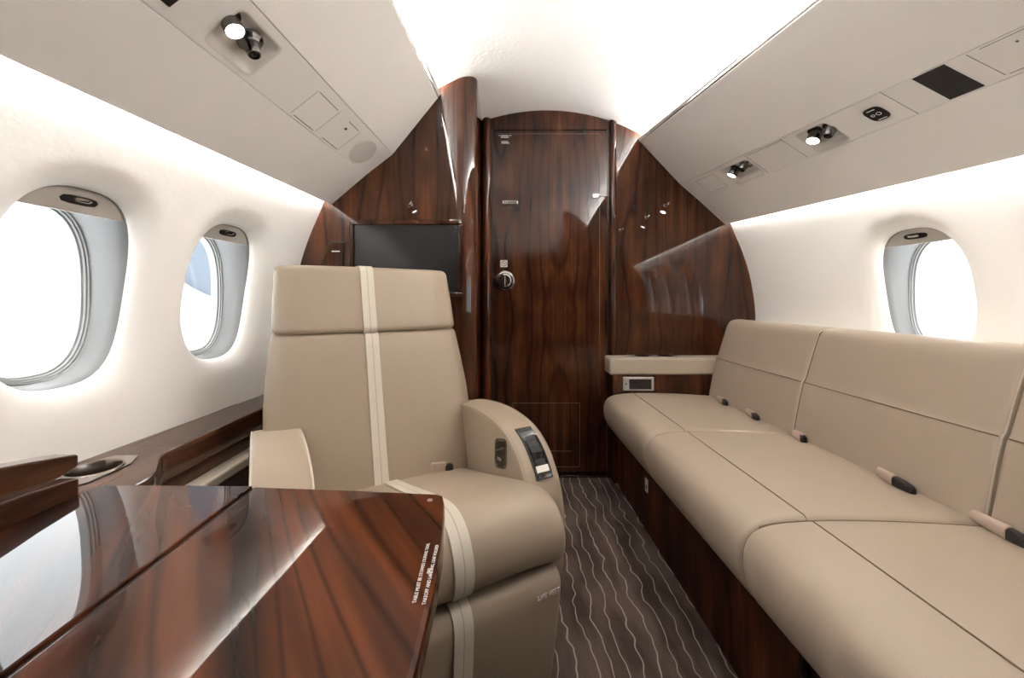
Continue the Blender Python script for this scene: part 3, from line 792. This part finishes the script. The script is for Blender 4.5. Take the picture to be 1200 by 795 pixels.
# support: folding arm under the top, into the side pocket
mb = MB(); mb.box(-.54, -.12, .10, .16, TZ - .065, TZ - .033); mb.box(-.54, -.12, .36, .42, TZ - .065, TZ - .033); mb.build('support_arm', M['dark_frame'], tb, smooth=0, bevel=.004)
mb = MB(); mb.box(-.54, -.46, .0, .20, 0, TZ - .050); mb.build('support_bracket', M['dark_frame'], tb, smooth=0, bevel=.004)
mb = MB(); mb.lathe([(.0035, 0), (.0035, .0006), (.0028, .001), (.001, .001)], (-.090, .5195, TZ), (0, 0, 1), 16); mb.build('screw_cap', M['nickel'], tb, smooth=0)
# two fine lines of white print running along the end of the table (too small to read)
def tp_(x, y): return ((x - 587) / 480 * ((.901 - TZ) * 480 / (y - 350)), (.901 - TZ) * 480 / (y - 350))
def print_line(p0, p1, size, body):
    a = Vector((*tp_(*p0), TZ + .0003)); b = Vector((*tp_(*p1), TZ + .0003)); d = b - a
    m4 = frame((a + b) / 2, d, Vector((d.y * -1, d.x, 0)))
    o = text_mesh('printed_notice', body, size, m4, M['white'], tb, depth=.0001)
    return o
print_line((488.5, 695), (500, 646), .0046, 'TABLE MUST BE STOWED DURING TAXI,')
print_line((499.5, 697), (510.5, 648), .0046, 'TAKEOFF AND LANDING, LEAF FOLDED')
print_line((500.8, 676), (503.8, 664), .0036, 'AND')

# ------------------------------------------------------------------ armchair
TH = math.radians(31)
ch = empty('armchair', (-.315, 1.126, 0), TH)
tag(ch, 'tan leather reclining armchair with a cream centre stripe, turned towards the aisle', 'armchair')
CHW = WORLD[ch.name]
def LB(mb, name, m, parent=None, **kw): return mb.build(name, m, parent or ch, local=True, **kw)
SO = .022   # seat is set slightly off the back's centre stripe
# seat cushion: profile (y, z), y = -forward
sp_ = [(.06, .30), (.06, .38), (.0, .396), (-.10, .420), (-.20, .447), (-.30, .474), (-.37, .490), (-.41, .490), (-.445, .474), (-.468, .440), (-.474, .405), (-.466, .370), (-.44, .352), (-.30, .335), (-.10, .31)]
spf = smooth_poly(sp_, 2)
mb = MB(); puffy(mb, spf, -.207, .252, lambda w, u, v: (w, u, v - .10 * abs((w - SO) / .23) ** 3 * .12), .024, 6, 8)
seat = LB(mb, 'seat_cushion', M['chair_leather'], smooth=60)
# leg rest
lp = [(-.395, .335), (-.43, .344), (-.455, .340), (-.468, .322), (-.470, .295), (-.462, .20), (-.450, .10), (-.435, .055), (-.405, .05), (-.39, .09), (-.385, .22)]
lpf = smooth_poly(lp, 2)
mb = MB(); puffy(mb, lpf, -.194, .240, lambda w, u, v: (SO + (w - SO) * (1 - .24 * (0.34 - v)), u, v), .018, 5, 6)
leg = LB(mb, 'leg_rest', M['chair_leather'], smooth=60)
text_mesh('printed_words', 'LIFE VEST', .0135, CHW @ frame(Vector((.198, -.4697, .305)), (1, 0, 0), (0, -.06, 1)), M['white'], leg, depth=.0008)
# backrest and headrest
def back_t(z): return (z - .385) * .285
def back_w(z): return catmull([.34, .50, .60, .70, .80, .90, 1.0], [.275, .290, .292, .284, .272, .268, .262], z)
def back_ring(z, w, dep, dy, n=64, ex=5.5):
    out = []
    for k in range(n):
        q = sup(w, dep, 2 * PI * k / n, ex)
        bow = .018 * (1 - (q[0] / w) ** 2)          # gentle crown across the width
        out.append((q[0], back_t(z) + dy + .055 + q[1] - (bow if q[1] < 0 else 0), z))
    return out
def block(zs, fat, dy):
    rings = []
    n = len(zs)
    for i, (z, e) in enumerate(zs):
        w = back_w(z) - e; rings.append(back_ring(z, w, fat - e * .9, dy))
    mb = MB(); mb.loft(rings); return mb
def zlist(z0, z1, r, mids):
    a = [(z0 + r * (1 - math.cos(PI / 2 * k / 5)), r * (1 - math.sin(PI / 2 * k / 5))) for k in range(6)]
    m = [(z0 + r + (z1 - z0 - 2 * r) * k / mids, 0) for k in range(1, mids)]
    b = [(z1 - r * (1 - math.cos(PI / 2 * k / 5)), r * (1 - math.sin(PI / 2 * k / 5))) for k in range(5, -1, -1)]
    return a + m + b
back = LB(block(zlist(.33, .803, .016, 10), .055, 0), 'backrest', M['chair_leather'], smooth=60)
head = LB(block(zlist(.801, .997, .018, 6), .060, -.003), 'headrest', M['chair_leather'], smooth=60)
def ribbon(path, w, lift, th, xc=0.0, nx=6):
    """band centred on x = xc following path points (y, z); lifted along the outward normal"""
    rings = []
    n = len(path)
    for i, (y, z) in enumerate(path):
        a = Vector(path[max(i - 1, 0)]); b = Vector(path[min(i + 1, n - 1)]); t = (b - a).normalized(); nn = Vector((-t.y, t.x))
        rings.append((Vector((y, z)), nn))
    mb = MB(); L2 = []
    for p, nn in rings:
        top = []; bot = []
        for k in range(nx + 1):
            x = xc + w * (k / nx - .5); e = th * (1 - (2 * k / nx - 1) ** 4)
            q = p + nn * (lift + e); top.append((x, q.x, q.y)); q2 = p - nn * .004; bot.append((x, q2.x, q2.y))
        L2.append(top + list(reversed(bot)))
    mb.loft(L2); return mb
def front_y(z, dy=0, fat=.055): return back_t(z) + dy + .055 - fat - .018
pb = [(front_y(z) + .0, z) for z in [.385 + (.795 - .385) * k / 12 for k in range(13)]]
pb = [(y, z) for y, z in pb]
pb.append((front_y(.797) + .006, .800))
LB(ribbon(list(reversed(pb)), .038, .0006, .0016), 'back_stripe', M['stripe'], back, smooth=50).location.x = -.016
ph_ = [(front_y(.803, -.003, .060) + .010, .802), (front_y(.806, -.003, .060) + .004, .8065)] + [(front_y(z, -.003, .060), z) for z in [.818 + (.978 - .818) * k / 6 for k in range(7)]]
ph_ += [(front_y(.985, -.003, .060) + .002, .987), (front_y(.992, -.003, .060) + .008, .9935), (front_y(.996, -.003, .060) + .020, .9968), (front_y(.997, -.003, .060) + .075, .9972)]
LB(ribbon(list(reversed(ph_)), .038, .0006, .0016), 'head_stripe', M['stripe'], head, smooth=50).location.x = -.020
def outer_path(prof, y_lo, y_hi, zmin):
    """front-facing run of the smoothed profile, from the rear top down to the front bottom"""
    n = len(prof)
    i0 = min(range(n), key=lambda i: (prof[i][0] - y_hi) ** 2 + (prof[i][1] - .40) ** 2)
    out = []
    for k in range(n):
        p = prof[(i0 + k) % n]
        if len(out) and p[1] < zmin: break
        out.append(p)
    return out
ps = outer_path(spf, 0, -.01, .354)
LB(ribbon([(y, z) for y, z in ps], .038, .0004, .0016), 'seat_stripe', M['stripe'], seat, smooth=50).location.x = SO - .014
i0 = min(range(len(lpf)), key=lambda i: (lpf[i][0] + .43) ** 2 + (lpf[i][1] - .343) ** 2)
pl_ = [lpf[(i0 + k) % len(lpf)] for k in range(22)]; pl_ = [p for p in pl_ if p[1] > .056]
LB(ribbon(pl_, .038, .0004, .0016), 'leg_stripe', M['stripe'], leg, smooth=50).location.x = SO - .014
# rear shell of the back
mb = MB(); mb.loft([[(q[0], back_t(z) + .115 + (.030 if q[1] > 0 else 0) * (1 - (q[0] / .25) ** 2) + q[1] * .02, z) for q in (sup(.25, 1, 2 * PI * k / 32, 4) for k in range(32))] for z in (.32, .34, .6, .90, .94)]); LB(mb, 'back_shell', M['chair_leather'], smooth=50)
# arms
ap = [(.16, .18), (.16, .545), (.10, .560), (0, .572), (-.08, .573), (-.14, .567), (-.19, .556), (-.235, .536), (-.275, .500), (-.305, .456), (-.325, .405), (-.333, .35), (-.333, .26), (-.32, .18)]
apf = [ap[0], ap[1]] + [p for p in ap[2:]]
def densify(pts, it=1):
    q = smooth_poly(pts, it); return q
apf = smooth_poly(ap, 2)
for nm, h0, h1 in (('armrest', -.320, -.207), ('armrest', .252, .358)):
    mb = MB(); puffy(mb, apf, h0, h1, lambda w, u, v: (w, u, v), .013, 5, 4)
    arm = LB(mb, nm, M['chair_leather'], smooth=60)
    # piping along both edges of the front band
    run = [p for p in apf if p[1] > .20 and p[0] < .15]
    i0 = min(range(len(apf)), key=lambda i: (apf[i][0] - .14) ** 2 + (apf[i][1] - .552) ** 2)
    seq = [apf[(i0 + k) % len(apf)] for k in range(len(apf))]
    sgn = 1 if seq[3][0] < seq[0][0] else -1
    seq = [apf[(i0 + sgn * k) % len(apf)] for k in range(40)]; seq = [p for p in seq if p[1] > .20]
    ins = {}
    for h, sg_ in ((h0, 1), (h1, -1)):
        pts = [(h + sg_ * .0035, p[0] + .004 * (1 if p[0] < -.28 else .3), p[1] - .003) for p in seq]
        mb = MB(); mb.tube(pts, .0026, 6); LB(mb, 'piping', M['piping'] if h0 < 0 else M['chair_leather'], arm, smooth=60)
    if h0 > 0:
        # lever panel set in the front of the band
        seg = [p for p in seq if -.312 < p[0] < -.196 and p[1] > .435]
        seg = [(lambda f, i: (seg[i][0] + (seg[i + 1][0] - seg[i][0]) * f, seg[i][1] + (seg[i + 1][1] - seg[i][1]) * f))((len(seg) - 1) * k / 9 - min(int((len(seg) - 1) * k / 9), len(seg) - 2), min(int((len(seg) - 1) * k / 9), len(seg) - 2)) for k in range(10)]
        xm = (h0 + h1) / 2 + .006
        LB(ribbon(seg, .050, .0012, .0030, xm, 8), 'control_frame', M['dark_frame'], arm, smooth=50)
        s2 = [(seg[0][0] * .8 + seg[1][0] * .2, seg[0][1] * .8 + seg[1][1] * .2)] + seg[1:-1] + [(seg[-1][0] * .8 + seg[-2][0] * .2, seg[-1][1] * .8 + seg[-2][1] * .2)]
        LB(ribbon(s2, .045, .0040, .0020, xm, 8), 'control_panel', M['gloss_black'], arm, smooth=50)
        n = len(s2)
        for f0, f1, mm, nm2 in ((.22, .44, 'dark_frame', 'recline_button'), (.46, .70, 'dark_frame', 'recline_button'), (.72, .78, 'nickel', 'recline_lever')):
            i, j = int(n * f0), max(int(n * f1), int(n * f0) + 2)
            LB(ribbon(s2[i:j + 1], .030 if mm == 'dark_frame' else .038, .0058, .0025, xm, 6), nm2, M[mm], arm, smooth=50)
        # latch pocket on the inner face
        py, pz = -.192, .488
        def pr(a, b, x): return [(x, py + q[0], pz + q[1] - .25 * q[0]) for q in (sup(a, b, 2 * PI * k / 28, 6) for k in range(28))]
        mb = MB(); mb.loft([pr(.030, .040, h0 + .003), pr(.030, .040, h0 - .002), pr(.026, .036, h0 - .002), pr(.024, .034, h0 + .001)], True, True, True); LB(mb, 'pocket_rim', M['gunmetal'], arm, smooth=40)
        mb = MB(); mb.loft([pr(.024, .034, h0 + .0015), pr(.024, .034, h0 - .0005)]); LB(mb, 'latch_pocket', M['gloss_black'], arm, smooth=30)
        mb = MB(); mb.box(h0 - .004, h0 + .001, py - .006, py + .014, pz - .020, pz - .010); LB(mb, 'pocket_latch', M['chrome'], arm, smooth=0, bevel=.002)
# lap belt end beside the right arm
mb = MB(); bx = [(.125, -.006, .407), (.142, -.012, .407), (.158, -.014, .406), (.170, -.012, .402)]
rings = [[(x + a * .2, y + b, z + a) for a, b in ((-.018, -.004), (.018, -.006), (.018, .004), (-.018, .006))] for x, y, z in bx]
mb.loft(rings); belt = LB(mb, 'seat_belt', M['webbing'], smooth=40, bevel=.003)
mb = MB(); mb.box(.168, .192, -.024, -.004, .393, .413); LB(mb, 'belt_buckle', M['black'], smooth=0, bevel=.005)
# under-seat body and base
mb = MB(); mb.box(-.20, .245, -.36, .12, .10, .34); LB(mb, 'seat_body', M['chair_leather'], smooth=0, bevel=.02)
mb = MB(); mb.box(-.18, .22, -.30, .12, 0, .11); LB(mb, 'base', M['dark_frame'], smooth=0, bevel=.01)

# ------------------------------------------------------------------ sofa
sf = empty('sofa', (.88, 1.12, 0)); tag(sf, 'long three seat beige leather sofa on a dark rosewood plinth along the right wall', 'sofa')
YS = [1.972, 1.402, .842, .275]
mb = MB(); mb.box(.563, 1.20, YS[3], YS[0], 0, .30); base = mb.build('plinth', M['wood_plinth'], sf, smooth=0, bevel=.003)
sprof = [(.560, .255), (.525, .275), (.500, .315), (.490, .355), (.492, .395), (.508, .425), (.545, .442), (.62, .449), (.72, .450), (.85, .446), (.985, .438), (1.04, .430), (1.04, .29), (.80, .275)]
spp = smooth_poly(sprof, 2)
for a, b in zip(YS, YS[1:]):
    mb = MB(); puffy(mb, spp, b + .0012, a - .0012, lambda w, u, v: (u, w, v), .014, 5, 6)
    cu = mb.build('seat_cushion', M['leather'], sf, smooth=60)
    # lengthwise seam
    pts = []
    mb = MB(); zt = .4505
    for k in range(13):
        y = a - .003 + (b - a + .006) * k / 12; pts.append((.632, y, zt - .0007 - (.008 if k in (0, 12) else 0)))
    pts.insert(1, (.632, a - .012, zt - .001)); pts.insert(-1, (.632, b + .012, zt - .001))
    mb.tube(pts, .0013, 6); mb.build('seat_seam', M['seam'], cu, smooth=60)
    # welt along the front corner joint at the nearer end
    if b > .3:
        lo = [p for p in spp if p[0] < 1.0]
        i0 = min(range(len(spp)), key=lambda i: (spp[i][0] - .555) ** 2 + (spp[i][1] - .258) ** 2)
        st = 1 if spp[(i0 + 6) % len(spp)][0] < spp[i0][0] else -1
        seq = [spp[(i0 + st * k) % len(spp)] for k in range(len(spp))]
        cut = next(i for i, p in enumerate(seq) if p[0] > 1.0 and i > 5); seq = seq[:cut]
        ip = []
        for q in seq:
            c0 = Vector((.75, .37)); v = Vector(q) - c0
            ip.append((q[0] + (.010 if q[0] < .53 else 0), b, q[1] - (.006 if q[1] > .40 else 0)))
        mb = MB(); mb.tube(ip, .0022, 6); mb.build('cushion_welt', M['seam'], cu, smooth=60)
bprof = [(.992, .40), (.996, .44), (1.012, .53), (1.029, .608), (1.032, .616), (1.038, .624), (1.060, .70), (1.078, .757), (1.088, .782), (1.104, .797), (1.130, .802), (1.165, .800), (1.185, .785), (1.19, .70), (1.19, .40)]
bpp = bprof
def chaik_open(pts): return smooth_poly(pts, 1)
bpp = smooth_poly(bprof, 1)
for i, (a, b) in enumerate(zip(YS, YS[1:])):
    mb = MB(); puffy(mb, bpp, b + .0015, a - .0015, lambda w, u, v: (u, w, v), .013, 5, 6)
    bc = mb.build('back_cushion', M['leather'], sf, smooth=60)
    mb = MB(); mb.tube([(1.0318, a - .008, .6155), (1.0308, a - .03, .6155), (1.0308, b + .03, .6155), (1.0318, b + .008, .6155)], .0016, 6); mb.build('back_seam', M['seam'], bc, smooth=60)
    if b > .3:
        seq = [p for p in bpp if p[1] > .42 and p[0] < 1.15]
        mb = MB()
        mb.tube([(x + (.006 if z < .78 else 0), b + .006, z - (.005 if z > .78 else 0)) for x, z in seq], .0022, 6)
        mb.build('piping', M['piping'], bc, smooth=60)
        mb = MB()
        mb.tube([(x + (.008 if z < .78 else 0), b, z - (.008 if z > .78 else 0)) for x, z in seq], .0032, 6)
        mb.build('joint_seam', M['seam'], bc, smooth=60)
# shelf between sofa back and sidewall
mb = MB(); mb.loft([[(1.18, y, .40), (wall_x(1, y, .5) - .004, y, .42), (wall_x(1, y, .74) - .004, y, .74), (1.18, y, .745)] for y in (YS[3], YS[0])]); mb.build('back_shelf', M['trim'], sf, smooth=0)
# lap belts: folded webbing end with dark buckle tucked in the joint
def lap_belt(y, L1, L2, big, black=True):
    n = Vector((-.96, 0, .28)); x0, z0 = .985, .452
    mb = MB(); rings = []
    for k in range(5):
        t = k / 4; yy_ = y + L1 * (.5 - t); w = .012 + .004 * t
        ring = []
        for j in range(12):
            an = 2 * PI * j / 12
            ring.append((x0 - .010 - .013 * math.cos(an) * (.7 + .3 * t), yy_, z0 + .003 + w * math.sin(an) - .006 * t))
        rings.append(ring)
    mb.loft(rings); be = mb.build('seat_belt', M['webbing'], sf, smooth=50, bevel=.002)
    if black:
        y1 = y - L1 * .5
        mb = MB(); rings = []
        for k, (f, s) in enumerate(((0, .82), (.12, 1.0), (.6, .98), (.9, .8), (1, .6))):
            ring = []
            for j in range(12):
                an = 2 * PI * j / 12 + .2; q = sup(.010 * s, .0145 * s, an, 4)
                ring.append((x0 - .010 + q[0], y1 - L2 * f + .004, z0 - .004 + q[1] - .004 * f))
            rings.append(ring)
        mb.loft(rings); mb.build('belt_buckle', M['black'], be, smooth=40)
        mb = MB(); mb.tube([(x0 - .022, y1 - L2 * .15, z0 + .009), (x0 - .023, y1 - L2 * .8, z0 + .005)], .002, 6); mb.build('buckle_edge', M['gunmetal'], be, smooth=50)
lap_belt(1.815, .05, .026, 1); lap_belt(1.60, .045, .03, 1); lap_belt(1.34, .04, .012, 1); lap_belt(1.035, .045, .05, 1); lap_belt(.815, .062, .035, 1)
# small label and pull strap on the plinth
mb = MB(); mb.box(.5605, .5635, 1.567, 1.593, .155, .205); lb = mb.build('plinth_label', M['label_white'], base, smooth=0)
mb = MB(); mb.box(.5598, .5606, 1.574, 1.586, .166, .182); mb.build('label_mark', M['black'], lb, smooth=0)
mb = MB(); mb.tube([(.565, .756, .262), (.556, .750, .272), (.548, .742, .262), (.546, .735, .23), (.548, .728, .19), (.556, .722, .17), (.566, .72, .165)], .008, 10); mb.build('pull_handle', M['gloss_black'], base, smooth=60)

# ------------------------------------------------------------------ console between sofa and bulkhead
co = empty('armrest_console', (.86, 2.04, 0)); tag(co, 'narrow rosewood console with cream padded top between the sofa and the front bulkhead', 'console')
mb = MB(); mb.box(.545, 1.20, 1.992, 2.096, 0, .533); mb.build('body', M['wood'], co, smooth=0, bevel=.003)
arm_p = [(.528, .532), (1.15, .532), (1.15, .613), (.528, .613)]
mb = MB(); mb.box(.526, 1.16, 1.982, 2.098, .530, .612); ct = mb.build('padded_top', M['cream_leather'], co, smooth=50, bevel=.012, seg=4)
mb = MB(); mb.box(.640, .885, 2.005, 2.088, .6115, .6145); cpz = mb.build('cup_plate', M['nickel'], co, smooth=0, bevel=.001)
for cx_ in (.705, .82):
    mb = MB(); mb.lathe([(.036, .0025), (.036, .0045), (.032, .005), (.030, .0035), (.001, .0032)], (cx_, 2.046, .612), (0, 0, 1), 30); mb.build('cup_holder', M['gunmetal'], cpz, smooth=40)
mb = MB(); mb.box(.592, .742, 1.982, 1.994, .453, .520); cs = mb.build('control_unit', M['silver'], co, smooth=0, bevel=.004)
mb = MB(); mb.box(.620, .728, 1.9805, 1.984, .462, .510); mb.build('display', M['screen'], cs, smooth=0)
mb = MB(); mb.lathe([(.004, 0), (.004, .001)], (.606, 1.983, .487), (0, -1, 0), 14); mb.build('button', M['black'], cs, smooth=0)

# ------------------------------------------------------------------ outside: engine cowling seen through the second left window
ng = empty('engine_cowling', (-3.0, 5.0, 0.5)); tag(ng, 'round blue engine inlet with white rim seen outside the smaller left window', 'engine')
EO, EA = (-3.0, 5.0, 1.97), (.42, -.9, -.05)
mb = MB(); mb.lathe([(1.30, -1.6), (1.42, -.9), (1.42, -.25), (1.36, -.05)], EO, EA, 56, cap=False); mb.build('cowl', M['cowl_lip'], ng, smooth=60)
mb = MB(); mb.lathe([(1.14, -.12), (1.15, 0), (1.19, .07), (1.25, .09), (1.32, .05), (1.37, -.06)], EO, EA, 56, cap=False); mb.build('inlet_rim', M['cowl_lip'], ng, smooth=60)
mb = MB(); mb.lathe([(1.15, -.06), (.9, -.07), (.3, -.08), (.18, .02), (.001, .12)], EO, EA, 56, cap=False); mb.build('fan_face', M['navy'], ng, smooth=30)

# ------------------------------------------------------------------ daylight and camera
w = bpy.data.worlds.new('bright overcast apron'); SC.world = w; w.use_nodes = True
bg = w.node_tree.nodes['Background']; bg.inputs[0].default_value = (0.97, 0.985, 1.0, 1); bg.inputs[1].default_value = 0.85

cam = bpy.data.cameras.new('camera'); co_ = bpy.data.objects.new('camera', cam); COL.objects.link(co_)
co_.location = (0, 0, .901); co_.rotation_euler = (PI / 2, 0, 0)
cam.sensor_width = 36; cam.lens = 36 * 480 / 1200; cam.clip_start = .01
cam.shift_x = (600 - 587) / 1200; cam.shift_y = -(397.5 - 350) / 1200
SC.camera = co_
